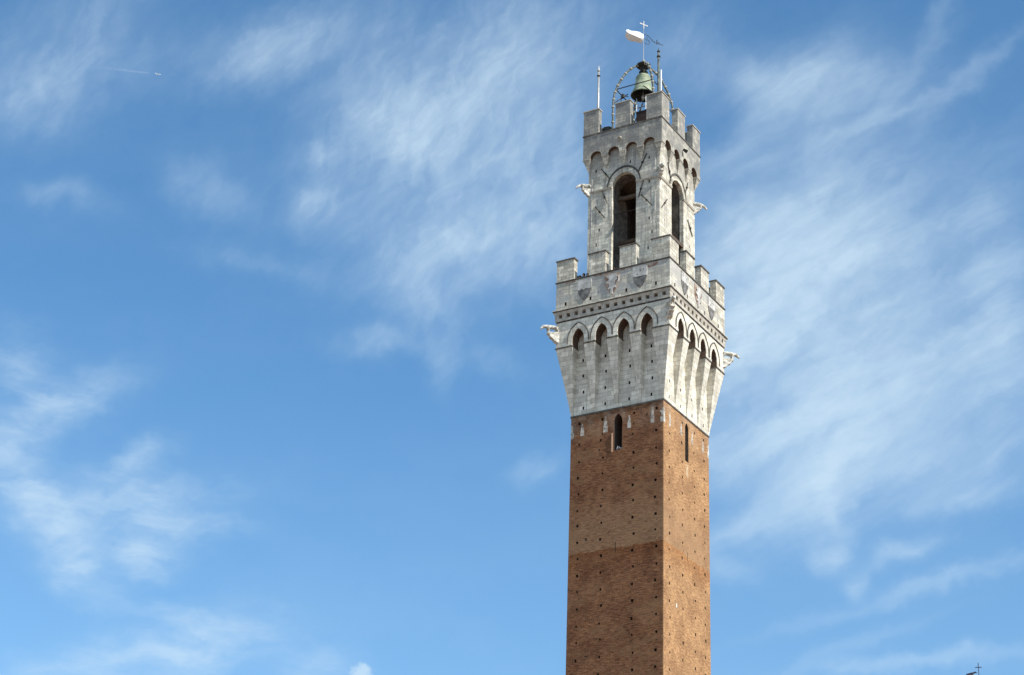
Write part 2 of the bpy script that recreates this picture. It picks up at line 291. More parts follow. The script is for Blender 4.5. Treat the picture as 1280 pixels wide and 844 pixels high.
# ------------------------------------------------------------------ mesh helpers
class MB:
    def __init__(s): s.bm = bmesh.new()
    def face(s, pts, mi=0):
        f = s.bm.faces.new([s.bm.verts.new(p) for p in pts]); f.material_index = mi; return f
    def hexa(s, lo, hi, mi=0):                     # lo, hi: 4 points each, counter-clockwise from above
        v = [s.bm.verts.new(p) for p in list(lo)+list(hi)]
        for q in ((3,2,1,0), (4,5,6,7), (0,1,5,4), (1,2,6,5), (2,3,7,6), (3,0,4,7)):
            s.bm.faces.new([v[i] for i in q]).material_index = mi
    def box(s, x0, x1, y0, y1, z0, z1, mi=0):
        r = lambda z: ((x0,y0,z), (x1,y0,z), (x1,y1,z), (x0,y1,z))
        s.hexa(r(z0), r(z1), mi)
    def prism(s, loop, f0, f1, mi=0, mi_side=None):  # loop of 2D points; f0/f1 map a point to front/back
        a = [s.bm.verts.new(f0(*p)) for p in loop]; c = [s.bm.verts.new(f1(*p)) for p in loop]
        s.bm.faces.new(a).material_index = mi; s.bm.faces.new(c[::-1]).material_index = mi
        n = len(loop)
        for i in range(n):
            s.bm.faces.new((a[i], c[i], c[(i+1)%n], a[(i+1)%n])).material_index = mi if mi_side is None else mi_side
    def tube(s, path, r, n=8, mi=0, caps=True):
        path = [Vector(p) for p in path]; rs = r if isinstance(r, (list, tuple)) else [r]*len(path)
        rings = []; nrm = None
        for i, p in enumerate(path):
            d = (path[min(i+1, len(path)-1)]-path[max(i-1, 0)]).normalized()
            if nrm is None:
                nrm = d.orthogonal().normalized()
            else:
                nrm = (nrm-d*nrm.dot(d)).normalized()
            bn = d.cross(nrm)
            rings.append([s.bm.verts.new(p+(nrm*math.cos(2*PI*k/n)+bn*math.sin(2*PI*k/n))*rs[i]) for k in range(n)])
        for a, c in zip(rings, rings[1:]):
            for k in range(n):
                s.bm.faces.new((a[k], a[(k+1)%n], c[(k+1)%n], c[k])).material_index = mi
        if caps:
            s.bm.faces.new(rings[0][::-1]).material_index = mi; s.bm.faces.new(rings[-1]).material_index = mi
    def lathe(s, prof, c=(0,0,0), n=24, mi=0):
        c = Vector(c); rings = []
        for (r, z) in prof:
            rings.append([s.bm.verts.new(c+Vector((max(r,1e-4)*math.cos(2*PI*k/n), max(r,1e-4)*math.sin(2*PI*k/n), z))) for k in range(n)])
        for a, d in zip(rings, rings[1:]):
            for k in range(n):
                s.bm.faces.new((a[k], a[(k+1)%n], d[(k+1)%n], d[k])).material_index = mi
    def ball(s, c, r, n=10, mi=0, sq=(1,1,1)):
        g = bmesh.ops.create_uvsphere(s.bm, u_segments=n, v_segments=max(6, n*2//3), radius=r, matrix=Matrix.Translation(c)@Matrix.Diagonal((*sq,1)))
        for v in g['verts']:
            for f in v.link_faces: f.material_index = mi
    def build(s, name, mats, parent=None, loc=None, smooth=False, rotz=0, norm=True):
        if norm: bmesh.ops.recalc_face_normals(s.bm, faces=s.bm.faces)
        me = bpy.data.meshes.new(name); s.bm.to_mesh(me); s.bm.free()
        for q in (mats if isinstance(mats, (list, tuple)) else [mats]): me.materials.append(M[q])
        if smooth:
            for p in me.polygons: p.use_smooth = True
        o = bpy.data.objects.new(name, me); col.objects.link(o)
        if parent: o.parent = parent
        if loc is not None: o.location = loc
        o.rotation_euler.z = rotz
        return o
def tag(o, label=None, cat=None, group=None, kind=None):
    if label: o['label'] = label
    if cat: o['category'] = cat
    if group: o['group'] = group
    if kind: o['kind'] = kind
    return o
def empty(name, loc, label, cat, group=None):
    o = bpy.data.objects.new(name, None); col.objects.link(o); o.location = loc; o.empty_display_size = .2
    return tag(o, label, cat, group)
def copy_part(o, parent=None):
    c = o.copy(); col.objects.link(c); c.parent = parent or o.parent
    for ch in o.children:
        d = ch.copy(); col.objects.link(d); d.parent = c
    return c

def fmap(k):                                        # side k of the tower: (u along, d outwards, z)
    c, s_ = (1,0,-1,0)[k], (0,1,0,-1)[k]
    return lambda u, d, z: (u*c+d*s_, u*s_-d*c, z)

def arch(c, hw, zs, zp, n=7, pointed=True):         # loop points left to right over the opening
    pts = []
    h = zp-zs
    if pointed:
        rr = (h*h+hw*hw)/(2*hw)
        th = math.asin(min(1, h/rr)) if rr >= h else PI/2
        if rr < hw*1.0001: th = PI/2
        for i in range(n+1):
            a = th*i/n; pts.append((c+(rr-hw)-rr*math.cos(a), zs+rr*math.sin(a)))
        right = [(2*c-x, z) for x, z in pts[:-1]][::-1]
        return pts+right
    for i in range(2*n+1):
        a = PI-PI*i/(2*n); pts.append((c+hw*math.cos(a), zs+h*math.sin(a)))
    return pts

def plate(mb, k, outer, holes, df, db, mi=0, mi_jamb=None, pockets=(), mi_pocket=None, mitre=True):
    """wall of side k: outline `outer`, through openings `holes`, blind `pockets` [(loop, depth)]"""
    f = fmap(k); bm = mb.bm
    mj = mi if mi_jamb is None else mi_jamb; mp_ = mj if mi_pocket is None else mi_pocket
    def back(u, d):
        if mitre and abs(abs(u)-df) < 1e-4: return math.copysign(abs(db), u)
        return u
    def skin(loops, d, isback):
        edges = []; vs = []
        for lp in loops:
            v = [bm.verts.new(f(back(u, d) if isback else u, d, z)) for u, z in lp]
            vs.append(v)
            for i in range(len(v)): edges.append(bm.edges.new((v[i], v[(i+1)%len(v)])))
        g = bmesh.ops.triangle_fill(bm, use_beauty=True, use_dissolve=False, edges=edges)
        for e in g['geom']:
            if isinstance(e, bmesh.types.BMFace): e.material_index = mi
        return vs
    fr = skin([outer]+list(holes)+[p[0] for p in pockets], df, False)
    if db is not None:
        bk = skin([outer]+list(holes), db, True)
        for j, lp in enumerate([outer]+list(holes)):
            n = len(lp)
            for i in range(n):
                i2 = (i+1) % n
                if j == 0 and mitre and abs(abs(lp[i][0])-df) < 1e-4 and abs(lp[i][0]-lp[i2][0]) < 1e-4: continue
                ff = bm.faces.new((fr[j][i], fr[j][i2], bk[j][i2], bk[j][i])); ff.material_index = mj
    nh = 1+len(holes)
    for (lp, depth), v in zip(pockets, fr[nh:]):
        b_ = [bm.verts.new(f(u, df-depth, z)) for u, z in lp]; n = len(lp)
        for i in range(n): bm.faces.new((v[i], v[(i+1)%n], b_[(i+1)%n], b_[i])).material_index = mp_
        bm.faces.new(b_).material_index = mp_

def ring(mb, d, t_, z0, z1, mi=0, d1=None):         # square ring of outer half width d (d1 at top), thickness t_
    d1 = d if d1 is None else d1
    for k in range(4):
        f = fmap(k)
        lo = (f(-d,d,z0), f(d,d,z0), f(d-t_,d-t_,z0), f(-d+t_,d-t_,z0))
        hi = (f(-d1,d1,z1), f(d1,d1,z1), f(d-t_,d-t_,z1), f(-d+t_,d-t_,z1))
        mb.hexa(lo, hi, mi)

def sq(x, z, w_=.13, h_=.15): return [(x-w_/2, z-h_/2), (x+w_/2, z-h_/2), (x+w_/2, z+h_/2), (x-w_/2, z+h_/2)]

# ------------------------------------------------------------------ ground
mb = MB(); mb.face([(-4000,-4000,0), (4000,-4000,0), (4000,4000,0), (-4000,4000,0)])
tag(mb.build('ground', 'paving'), kind='structure')

# ================================================================== THE BELL TOWER
tower = empty('bell_tower', (0,0,0), 'tall square brick bell tower with white stone crown and battlements', 'tower')

# ---- brick shaft with putlog holes, windows and slits
ZB = 61.0
def shaft_pockets(k):
    rnd = random.Random(11+k)
    out = []
    cols = (-2.85, -1.08, 1.27, 2.92) if k % 2 == 0 else (-2.62, -.70, 1.17, 2.72)
    rows = [60.40, 58.87] + [57.56-1.152*i for i in range(20)]
    for ci, x in enumerate(cols):
        for r_, z in enumerate(rows):
            xx = x+rnd.uniform(-.07,.07); zz = z+rnd.uniform(-.04,.04)
            if k % 2 == 0 and ci == 1 and r_ < 2: xx = -1.25-.1*r_+.15
            if k % 2 == 1 and ci in (0,) and r_ == 0: continue
            if zz < 36: continue
            s_ = rnd.uniform(.13,.19)
            out.append((sq(xx, zz, s_, s_*1.12), .35))
            if rnd.random() < .28 and r_ > 2: out.append((sq(xx+rnd.uniform(-.15,.15), zz-.5-rnd.uniform(-.1,.1), .055, .065), .2))
    if k % 2 == 0:
        for x, z in ((-1.10,59.30), (1.27,59.62), (-1.3,58.2), (2.25,60.1)): out.append((sq(x, z, .1, .12), .3))
        win = [(-.22,57.95), (.42,57.95)]+arch(.10, .32, 60.02, 60.60, 6, True)[::-1]
        out.append((win, 1.1))
        out.append(([(-.02,50.68), (.03,50.68), (.03,51.42), (-.02,51.42)], .3))
        out.append((sq(-2.2,51.95,.18,.2), .06)); out.append((sq(-2.0,43.9,.30,.09), .05))
    else:
        win = [(-.24,57.80), (.28,57.80)]+arch(.02, .26, 60.15, 60.62, 6, True)[::-1]
        out.append((win, .9))
        out.append(([(.03,50.75), (.08,50.75), (.08,51.33), (.03,51.33)], .3))
    return out
mb = MB()
for k in range(4):
    pk = shaft_pockets(k)
    plate(mb, k, [(-3.5,0), (3.5,0), (3.5,ZB), (-3.5,ZB)], [], 3.5, None, 0, 1, pk, 1)
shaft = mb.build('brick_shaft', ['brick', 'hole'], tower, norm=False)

mb = MB(); mb.box(-.37, -.30, -3.56, -3.45, 57.85, 59.22); mb.build('lit_window_edge', 'lit_strip', tower)  # pale strip painting the sunlit edge of the window jamb
# ---- stone insets let into the brick below the crown
def inset_loop(x, z0, z1, wd):
    h = z1-z0
    return [(x-wd*.42,z0), (x+wd*.42,z0), (x+wd*.42,z0+h*.42), (x+wd*.3,z0+h*.42), (x+wd*.3,z0+h*.72), (x+wd*.17,z0+h*.72), (x+wd*.17,z1), (x-wd*.17,z1), (x-wd*.17,z0+h*.72), (x-wd*.3,z0+h*.72), (x-wd*.3,z0+h*.42), (x-wd*.42,z0+h*.42)]
for k in range(2):
    f = fmap(k)
    for x, z0, z1, wd in (((-2.62,59.47,60.36,.34), (-.85,59.39,60.56,.40), (.94,59.36,60.31,.32), (2.67,59.41,60.59,.32)) if k == 0 else
                         ((-2.56,59.39,60.55,.30), (-.86,59.41,60.24,.30), (.86,59.39,60.33,.30), (2.57,59.45,60.26,.30))):
        mb = MB(); mb.prism(inset_loop(x, z0, z1, wd), lambda u, z: f(u, 3.508, z), lambda u, z: f(u, 3.4, z)); mb.build('stone_inset', 'inset', tower)
for sx_, sy_ in ((1,-1), (-1,-1), (1,1)):
    mb = MB()
    for (a0, z0, z1) in ((.24,59.36,59.8), (.16,59.8,60.1), (.28,60.1,60.2), (.12,60.2,60.38)):
        x0, x1 = sorted((sx_*(3.5-a0), sx_*3.508)); y0, y1 = sorted((sy_*(3.5-a0), sy_*3.508))
        mb.box(x0, x1, y0, y1, z0, z1)
    mb.build('stone_inset', 'inset', tower)
f = fmap(1)
mb = MB(); mb.prism([(-1.69,47.0), (-1.56,47.03), (-1.57,47.28), (-1.70,47.25)], lambda u, z: f(u, 3.52, z), lambda u, z: f(u, 3.4, z)); mb.build('stone_plaque', 'marble', tower)
mb = MB(); mb.prism([(-.13,56.75), (.22,56.7), (.24,57.55), (-.11,57.6)], lambda u, z: f(u, 3.504, z), lambda u, z: f(u, 3.4, z)); mb.build('mortar_patch', 'patch', tower)
# dark offset course between brick and stone
mb = MB(); ring(mb, 3.55, .2, ZB-.06, ZB+.05); mb.build('string_course', 'trim_dark', tower)

# ---- corbelled crown: core, corbels, arcade
mb = MB()
def core_pockets(k):
    out = []
    rnd = random.Random(k)
    for x in (-2.62, -.90, .92, 2.62):
        for z in (61.52, 62.72, 63.95, 65.13):
            out.append((sq(x+rnd.uniform(-.07,.07), z, .13, .23), .3))
    return out
for k in range(4):
    plate(mb, k, [(-3.5,ZB+.05), (3.5,ZB+.05), (3.5,68.0), (-3.5,68.0)], [], 3.5, None, 0, 1, core_pockets(k), 1)
mb.build('corbel_wall', ['stone', 'hole'], tower, norm=False)
ZI = 65.98
def mid_corbel(k, c):
    f = fmap(k); mb = MB(); n = 8; rows = []
    for i in range(n+1):
        q = i/n; z = 61.12+(ZI-61.12)*q
        d = 3.515+(4.36-3.515)*(q**1.05); hw = .05+(.43-.05)*(q**.92)
        rows.append((hw, d, z))
    for (h0, d0_, z0), (h1, d1, z1) in zip(rows, rows[1:]):
        v = lambda h, d, z: [f(c-h, d, z), f(c+h, d, z), f(c+h, 3.45, z), f(c-h, 3.45, z)]
        a, b_ = v(h0, d0_, z0), v(h1, d1, z1)
        mb.face([a[0], a[1], b_[1], b_[0]]); mb.face([a[1], a[2], b_[2], b_[1]]); mb.face([a[3], a[0], b_[0], b_[3]])
    bmesh.ops.remove_doubles(mb.bm, verts=mb.bm.verts, dist=1e-4)
    o = mb.build('corbel', 'stone', tower)
    mb = MB(); h = .455
    mb.hexa((f(c-h,4.40,ZI-.05), f(c+h,4.40,ZI-.05), f(c+h,3.45,ZI-.05), f(c-h,3.45,ZI-.05)), (f(c-h,4.40,ZI+.04), f(c+h,4.40,ZI+.04), f(c+h,3.45,ZI+.04), f(c-h,3.45,ZI+.04)))
    mb.build('impost_slab', 'trim_dark', o)
def corner_corbel(k):
    f = fmap(k); mb = MB(); n = 8; rows = []
    for i in range(n+1):
        q = i/n
        rows.append((3.40+(3.06-3.40)*q**.92, 3.515+(4.36-3.515)*q**1.05, 61.06+(ZI-61.06)*q))
    for (a0, d0_, z0), (a1, d1, z1) in zip(rows, rows[1:]):
        A = [f(a0,d0_,z0), f(d0_,d0_,z0), f(d0_,a0,z0), f(a0,a0,z0)]; B = [f(a1,d1,z1), f(d1,d1,z1), f(d1,a1,z1), f(a1,a1,z1)]
        for i in range(4): mb.face([A[i], A[(i+1)%4], B[(i+1)%4], B[i]])
    bmesh.ops.remove_doubles(mb.bm, verts=mb.bm.verts, dist=1e-4)
    o = mb.build('corbel', 'stone', tower)
    mb = MB(); A = lambda z: (f(3.03,4.40,z), f(4.40,4.40,z), f(4.40,3.03,z), f(3.03,3.03,z))
    mb.hexa(A(ZI-.05), A(ZI+.04)); mb.build('impost_slab', 'trim_dark', o)
for k in range(4):
    for c in (-1.745, 0.02, 1.77): mid_corbel(k, c)
    corner_corbel(k)
AC = (-2.61, -.80, .90, 2.66)
mb = MB()
Z0 = ZI+.04
for k in range(4):
    lp = [(-4.36,Z0)]
    for c in AC: lp += [(c-.45,Z0)]+arch(c, .45, 66.42, 67.22, 7)+[(c+.45,Z0)]
    lp += [(4.36,Z0), (4.36,68.0), (-4.36,68.0)]
    plate(mb, k, lp, [], 4.36, 3.55, 0, 1)
mb.build('machicolation_arcade', ['stone', 'brick_in'], tower, norm=False)
def arch_band(mb, k, c, hw0, zs, zp0, hw1, zp1, d0_, d1, zb, n=8, mi=0, pointed=True):
    f = fmap(k)
    a = [(c-hw0,zb)]+arch(c, hw0, zs, zp0, n, pointed)+[(c+hw0,zb)]; b_ = [(c-hw1,zb)]+arch(c, hw1, zs, zp1, n, pointed)+[(c+hw1,zb)]
    for i in range(len(a)-1):
        mb.hexa((f(*a[i][:1],d0_,a[i][1]), f(a[i+1][0],d0_,a[i+1][1]), f(b_[i+1][0],d0_,b_[i+1][1]), f(b_[i][0],d0_,b_[i][1])),
                (f(*a[i][:1],d1,a[i][1]), f(a[i+1][0],d1,a[i+1][1]), f(b_[i+1][0],d1,b_[i+1][1]), f(b_[i][0],d1,b_[i][1])), mi)
for k in range(2):
    for c in AC:
        mb = MB(); arch_band(mb, k, c, .47, 66.42, 67.25, .79, 67.64, 4.30, 4.385, Z0+.02)
        o = mb.build('arch_moulding', 'stone', tower)
        mb = MB(); arch_band(mb, k, c, .79, 66.42, 67.64, .85, 67.72, 4.30, 4.43, Z0+.18)
        mb.build('hood_mould', 'trim_dark', o)
        # small white blocks painting the sunlit spots at the springing
        mb = MB(); f = fmap(k)
        mb.hexa((f(c-.52,4.41,Z0), f(c-.46,4.41,Z0), f(c-.46,4.3,Z0), f(c-.52,4.3,Z0)), (f(c-.52,4.41,Z0+.12), f(c-.46,4.41,Z0+.12), f(c-.46,4.3,Z0+.12), f(c-.52,4.3,Z0+.12)))
        mb.build('lit_springer', 'marble', o)

# ---- bracket frieze and cornice
mb = MB(); ring(mb, 4.375, .3, 67.93, 67.957)  # dark line and dashes paint the shadow of a recessed gap
for k in range(4):
    f = fmap(k); u = -4.3
    rnd = random.Random(31+k)
    while u < 4.25:
        ln = rnd.uniform(.22,.5); e = min(u+ln, 4.34)
        mb.hexa((f(u,4.405,67.955), f(e,4.405,67.955), f(e,4.2,67.955), f(u,4.2,67.955)), (f(u,4.405,68.02), f(e,4.405,68.02), f(e,4.2,68.02), f(u,4.2,68.02)))
        u = e+rnd.choice((.03,.05,.16))
mb.build('shadow_gap_course', 'serpentine', tower)
mb = MB(); ring(mb, 4.43, .9, 68.025, 68.24); ring(mb, 4.0, .47, 68.24, 68.52); ring(mb, 4.47, .94, 68.52, 68.73, 0, 4.52); mb.build('frieze', 'trim', tower)
for k in range(4):
    f = fmap(k)
    xs = [-4.0+.614*i for i in range(14)]
    edges = [-4.44]+[v for x in xs for v in (x-.14, x+.14)]+[4.44]
    for i in range(0, len(edges), 2):
        a, e = edges[i], edges[i+1]
        if i == 0 and k % 2: a = -4.0
        if i == len(edges)-2 and k % 2: e = 4.0
        mb = MB()
        mb.hexa((f(a,4.435,68.242), f(e,4.435,68.242), f(e,4.0,68.242), f(a,4.0,68.242)), (f(a,4.465,68.518), f(e,4.465,68.518), f(e,4.0,68.518), f(a,4.0,68.518)))
        mb.build('bracket', 'trim', tower)
mb = MB(); ring(mb, 4.56, 1.0, 68.732, 68.79, 0, 4.60); ring(mb, 4.60, 1.0, 68.79, 68.87, 1, 4.58); mb.build('cornice', ['trim_dark', 'trim'], tower)

# ---- parapet with coats of arms
mb = MB()
for k in range(4):
    pk = [(sq(x, 69.30, .14, .28), .3) for x in (-3.64, -1.68, 1.1, 3.36)]
    plate(mb, k, [(-4.41,68.87), (4.41,68.87), (4.41,71.02), (-4.41,71.02)], [], 4.41, 3.93, 0, 1, pk, 1)
mb.build('parapet', ['stone_mid', 'hole'], tower, norm=False)
mb = MB(); mb.box(-3.93, 3.93, -3.93, 3.93, 69.75, 70.0); mb.build('walkway_floor', 'trim', tower)
mb = MB(); ring(mb, 4.46, .56, 71.022, 71.10, 0, 4.48); mb.build('string_course', 'trim_dark', tower)
def plateshape(name, mat, parent, k, loop, d0_, d1):
    f = fmap(k); mb = MB(); mb.prism(loop, lambda u, z: f(u, d1, z), lambda u, z: f(u, d0_, z)); return mb.build(name, mat, parent)
for k in range(2):
    for c in (-2.15, 2.15):
        p = plateshape('heraldic_shield', 'shield_black', tower, k, [(c-.52,70.10), (c-.45,69.8), (c-.25,69.45), (c,69.20), (c+.25,69.45), (c+.45,69.8), (c+.52,70.08)], 4.3, 4.455)
        z0 = 70.12
        jag = [(c-.53,z0+.02), (c-.36,z0-.05), (c-.22,z0+.04), (c-.06,z0-.05), (c+.12,z0+.05), (c+.3,z0-.03), (c+.54,z0)] if c < 0 else [(c-.54,z0), (c+.54,z0-.02)]
        plateshape('white_field', 'marble_grey', p, k, jag+[(c+.56,70.86), (c-.54,70.88)], 4.3, 4.47)
        if c > 0:
            for (x, z) in ((c+.05,70.55), (c-.18,70.3), (c+.3,70.6)): plateshape('bolt_hole', 'hole', p, k, sq(x, z, .07, .09), 4.4, 4.475)
    p = plateshape('heraldic_shield', 'shield_red', tower, k, [(-.57,70.86), (.57,70.84), (.55,70.1), (.40,69.75), (.2,69.45), (0,69.2), (-.2,69.45), (-.42,69.75), (-.57,70.1)], 4.3, 4.44)
    # rampant lion worn to a white silhouette
    mb = MB(); f = fmap(k)
    lion = [(-.10,69.25), (.06,69.25), (.10,69.62), (.22,69.72), (.34,69.66), (.30,69.9), (.18,70.0), (.26,70.2), (.40,70.3), (.38,70.55), (.30,70.74), (.05,70.80), (-.06,70.62), (-.22,70.70), (-.40,70.66), (-.36,70.52), (-.2,70.48), (-.26,70.3), (-.48,70.28), (-.46,70.1), (-.22,70.08), (-.14,69.85), (-.30,69.7), (-.2,69.6), (-.08,69.66)]
    mb.prism(lion, lambda u, z: f(u, 4.505, z), lambda u, z: f(u, 4.4, z)); lo = mb.build('lion_relief', 'marble_grey', p)
    mb = MB(); arch_pts = [f(.44+.10*math.cos(a), 4.47, 70.32+.22*math.sin(a)) for a in [R(q) for q in range(-60, 200, 20)]]
    mb.tube([f(.30,4.47,69.85)]+arch_pts, .045, 6); mb.build('lion_tail', 'marble_grey', p)
    for x, z, w_, h_ in ((3.0,70.83,1.1,.28), (-.7,70.95,1.6,.10), (1.0,70.95,1.0,.10), (-3.3,70.93,.9,.12)):
        if k == 0: plateshape('exposed_brick', 'shield_red', tower, k, [(x-w_/2,z-h_/2), (x-w_*.1,z-h_*.7), (x+w_/2,z-h_*.3), (x+w_*.45,z+h_*.45), (x-w_*.4,z+h_*.45)], 4.3, 4.414)

# ---- merlons
def merlon_mid(k, x0, x1, dd, z0, z1, t_, mat, cap):
    f = fmap(k); mb = MB(); q = lambda g, z: (f(x0-g,dd+g,z), f(x1+g,dd+g,z), f(x1+g,dd-t_-g,z), f(x0-g,dd-t_-g,z))
    mb.hexa(q(0,z0), q(0,z1-cap)); o = mb.build('merlon', mat, tower)
    mb = MB(); mb.hexa(q(.055,z1-cap+.002), q(.055,z1-.03)); mb.hexa(q(.02,z1-.03), q(-.04,z1)); mb.build('coping', 'trim_dark' if dd > 4 else 'trim', o)
def merlon_corner(k, a, dd, z0, z1, t_, mat, cap):  # L in plan, at the right-hand corner of side k
    f = fmap(k); mb = MB()
    def L_(g): return [(a-g, dd+g), (dd+g, dd+g), (dd+g, a-g), (dd-t_-g, a-g), (dd-t_-g, dd-t_-g), (a-g, dd-t_-g)]
    mb.prism(L_(0), lambda u, v: f(u, v, z0), lambda u, v: f(u, v, z1-cap)); o = mb.build('merlon', mat, tower)
    mb = MB(); mb.prism(L_(.055), lambda u, v: f(u, v, z1-cap+.002), lambda u, v: f(u, v, z1-.03)); mb.build('coping', 'trim_dark' if dd > 4 else 'trim', o)
for k in range(4):
    merlon_mid(k, -1.86, -.54, 4.41, 71.10, 72.87, .46, 'stone_mid', .13)
    merlon_mid(k, .56, 1.82, 4.41, 71.10, 72.87, .46, 'stone_mid', .13)
    merlon_corner(k, 3.02, 4.41, 71.10, 72.87, .46, 'stone_mid', .13)

# ---- belfry
BA, BI = 2.85, 1.65
mb = MB()
for k in range(4):
    lp = [(-BA,70.0), (-.94,70.0)]+arch(.03, .97, 78.72, 79.74, 9, False)+[(1.0,70.0), (BA,70.0), (BA,82.7), (-BA,82.7)]
    holes = ((-1.92,75.53), (-2.15,74.38), (2.02,80.47), (2.03,78.51), (2.04,75.51), (2.26,74.37), (1.96,73.13), (.51,80.52), (-2.25,80.47), (-1.95,73.0))
    pk = [(sq(x, z, .10, .24), .25) for x, z in holes] if k % 2 == 0 else [(sq(x, z, .08, .2), .12) for x, z in ((-2.1,75.5), (2.0,75.4), (2.1,74.2), (-2.0,78.3), (1.95,78.3))]
    plate(mb, k, lp, [], BA, BA-.30, 0, 0, pk, 1)
mb.build('belfry_wall', ['stone_belfry', 'hole'], tower, norm=False)
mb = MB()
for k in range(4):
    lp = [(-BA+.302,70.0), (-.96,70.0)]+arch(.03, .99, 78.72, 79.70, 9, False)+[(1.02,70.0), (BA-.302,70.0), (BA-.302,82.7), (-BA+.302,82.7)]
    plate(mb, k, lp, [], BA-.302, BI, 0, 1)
mb.build('belfry_lining', ['brick_shade', 'jamb'], tower, norm=False)
mb = MB(); mb.box(-BI+.01, BI-.01, -BI+.01, BI-.01, 80.3, 80.5); mb.build('belfry_ceiling', 'wood', tower)
mb = MB(); mb.box(-BI+.02, BI-.02, -BI+.02, BI-.02, 74.72, 74.95); mb.box(BI-.02, 2.82, -.92, .98, 74.80, 75.05); mb.build('belfry_floor', 'wood', tower)
mb = MB(); mb.box(-.96, 1.0, -1.9, -1.7, 78.15, 78.42); mb.build('tie_beam', 'wood', tower)
mb = MB(); mb.tube([(-.95,-2.2,76.9), (1.0,-2.2,76.9)], .03, 6); mb.build('tie_rod', 'iron', tower)
mb = MB(); mb.tube([(2.3,-.95,76.2), (2.3,1.0,76.2)], .03, 6); mb.build('tie_rod', 'iron', tower)
for k in range(4):
    f = fmap(k)
    mb = MB(); arch_band(mb, k, .03, .985, 78.72, 79.76, 1.28, 80.16, BA-.05, BA+.025, 78.83, 10, 0, False); o = mb.build('arch_moulding', 'stone_up', tower)
    mb = MB(); arch_band(mb, k, .03, 1.28, 78.72, 80.16, 1.37, 80.30, BA-.05, BA+.07, 78.83, 10, 0, False); mb.build('hood_mould', 'serpentine' if k != 1 else 'trim_dark', o)
    for a, e in ((-2.90,-.94), (1.0,2.90)):
        mb = MB(); a_ = a+.13 if (k % 2 and a < -2) else a; e_ = e-.13 if (k % 2 and e > 2) else e
        q = lambda z, g: (f(a_,BA+g,z), f(e_,BA+g,z), f(e_,BA-.1,z), f(a_,BA-.1,z))
        mb.hexa(q(78.67,.05), q(78.80,.10)); mb.build('string_course', 'trim', tower)
# iron anchor bars
def anchor(k, p, q, knob=True):
    f = fmap(k); mb = MB(); v = lambda t: f(p[0]+(q[0]-p[0])*t, BA+.05, p[1]+(q[1]-p[1])*t)
    mb.tube([v(0), v(.45), v(.5), v(.55), v(1)], [.032,.04,.06,.04,.032], 6)
    if knob: mb.tube([f((p[0]+q[0])/2, BA-.05, (p[1]+q[1])/2), f((p[0]+q[0])/2, BA+.12, (p[1]+q[1])/2)], .07, 8)
    mb.build('anchor_bar', 'iron', tower)
for p, q in (((-1.81,80.51),(-1.07,79.48)), ((1.85,80.86),(1.17,79.48)), ((1.58,78.68),(1.21,77.4)), ((1.4,77.57),(2.29,76.46)), ((-1.71,78.68),(-1.29,77.53)), ((-2.28,77.54),(-1.49,76.41))): anchor(0, p, q)
for p, q in (((-1.63,80.5),(-1.1,79.21)), ((1.68,80.52),(1.26,79.47)), ((-1.71,77.41),(-2.57,76.32)), ((1.59,77.4),(2.39,76.39))): anchor(1, p, q)
for x, z0, z1 in ((-2.55,76.0,78.69), (-2.55,78.84,80.1), (2.5,76.04,77.65), (2.5,79.64,80.39)):  # thin pale vertical strips on the belfry wall
    mb = MB(); f = fmap(0); mb.hexa([f(x-.025,BA+.04,z0), f(x+.025,BA+.04,z0), f(x+.025,BA-.02,z0), f(x-.025,BA-.02,z0)], [f(x-.025,BA+.04,z1), f(x+.025,BA+.04,z1), f(x+.025,BA-.02,z1), f(x-.025,BA-.02,z1)])
    mb.build('upright', 'marble_grey', tower)

# ---- upper crown
CA = 3.17
for k in range(4):
    f = fmap(k)
    for c in (-1.39, .03, 1.46):
        mb = MB(); rows = [(.02+.23*q**.8, BA+.005+(CA-BA)*q, 80.42+.95*q) for q in (0,.25,.5,.75,1)]
        for (h0, d0_, z0), (h1, d1, z1) in zip(rows, rows[1:]):
            v = lambda h, d, z: [f(c-h,d,z), f(c+h,d,z), f(c+h,BA-.05,z), f(c-h,BA-.05,z)]
            mb.hexa(v(h0,d0_,z0), v(h1,d1,z1))
        o = mb.build('corbel', 'stone_up', tower)
        mb = MB(); g = lambda z: (f(c-.27,CA+.03,z), f(c+.27,CA+.03,z), f(c+.27,BA-.05,z), f(c-.27,BA-.05,z)); mb.hexa(g(81.37), g(81.43)); mb.build('impost_slab', 'trim', o)
    mb = MB(); A = lambda a, d, z: (f(a,d,z), f(d,d,z), f(d,a,z), f(a,a,z))
    mb.hexa(A(2.80,BA+.005,80.42), A(2.60,CA,81.37)); o = mb.build('corbel', 'stone_up', tower)
    mb = MB(); mb.hexa(A(2.58,CA+.03,81.37), A(2.58,CA+.03,81.43)); mb.build('impost_slab', 'trim', o)
mb = MB()
for k in range(4):
    lp = [(-CA,81.43)]
    for c in (-2.12, -.68, .75, 2.17):
        if c > 2: pass
        hw = .45
        lp += [(c-hw,81.43)]+arch(c, hw, 81.50, 81.94, 6, False)+[(c+hw,81.43)]
    lp += [(CA,81.43), (CA,83.36), (-CA,83.36)]
    plate(mb, k, lp, [], CA, BA-.3, 0, 1)
mb.build('crown_parapet', ['stone_up', 'brick_in'], tower, norm=False)
mb = MB(); mb.box(-2.5, 2.5, -2.5, 2.5, 82.72, 82.9); mb.build('crown_floor', 'trim', tower)
mb = MB(); ring(mb, CA+.05, .5, 83.36, 83.45); mb.build('string_course', 'trim_dark', tower)
for k in range(4):
    merlon_mid(k, -.56, .64, CA, 83.45, 85.58, .46, 'stone_up', .10)
    merlon_corner(k, 1.94, CA, 83.45, 85.58, .46, 'stone_up', .10)
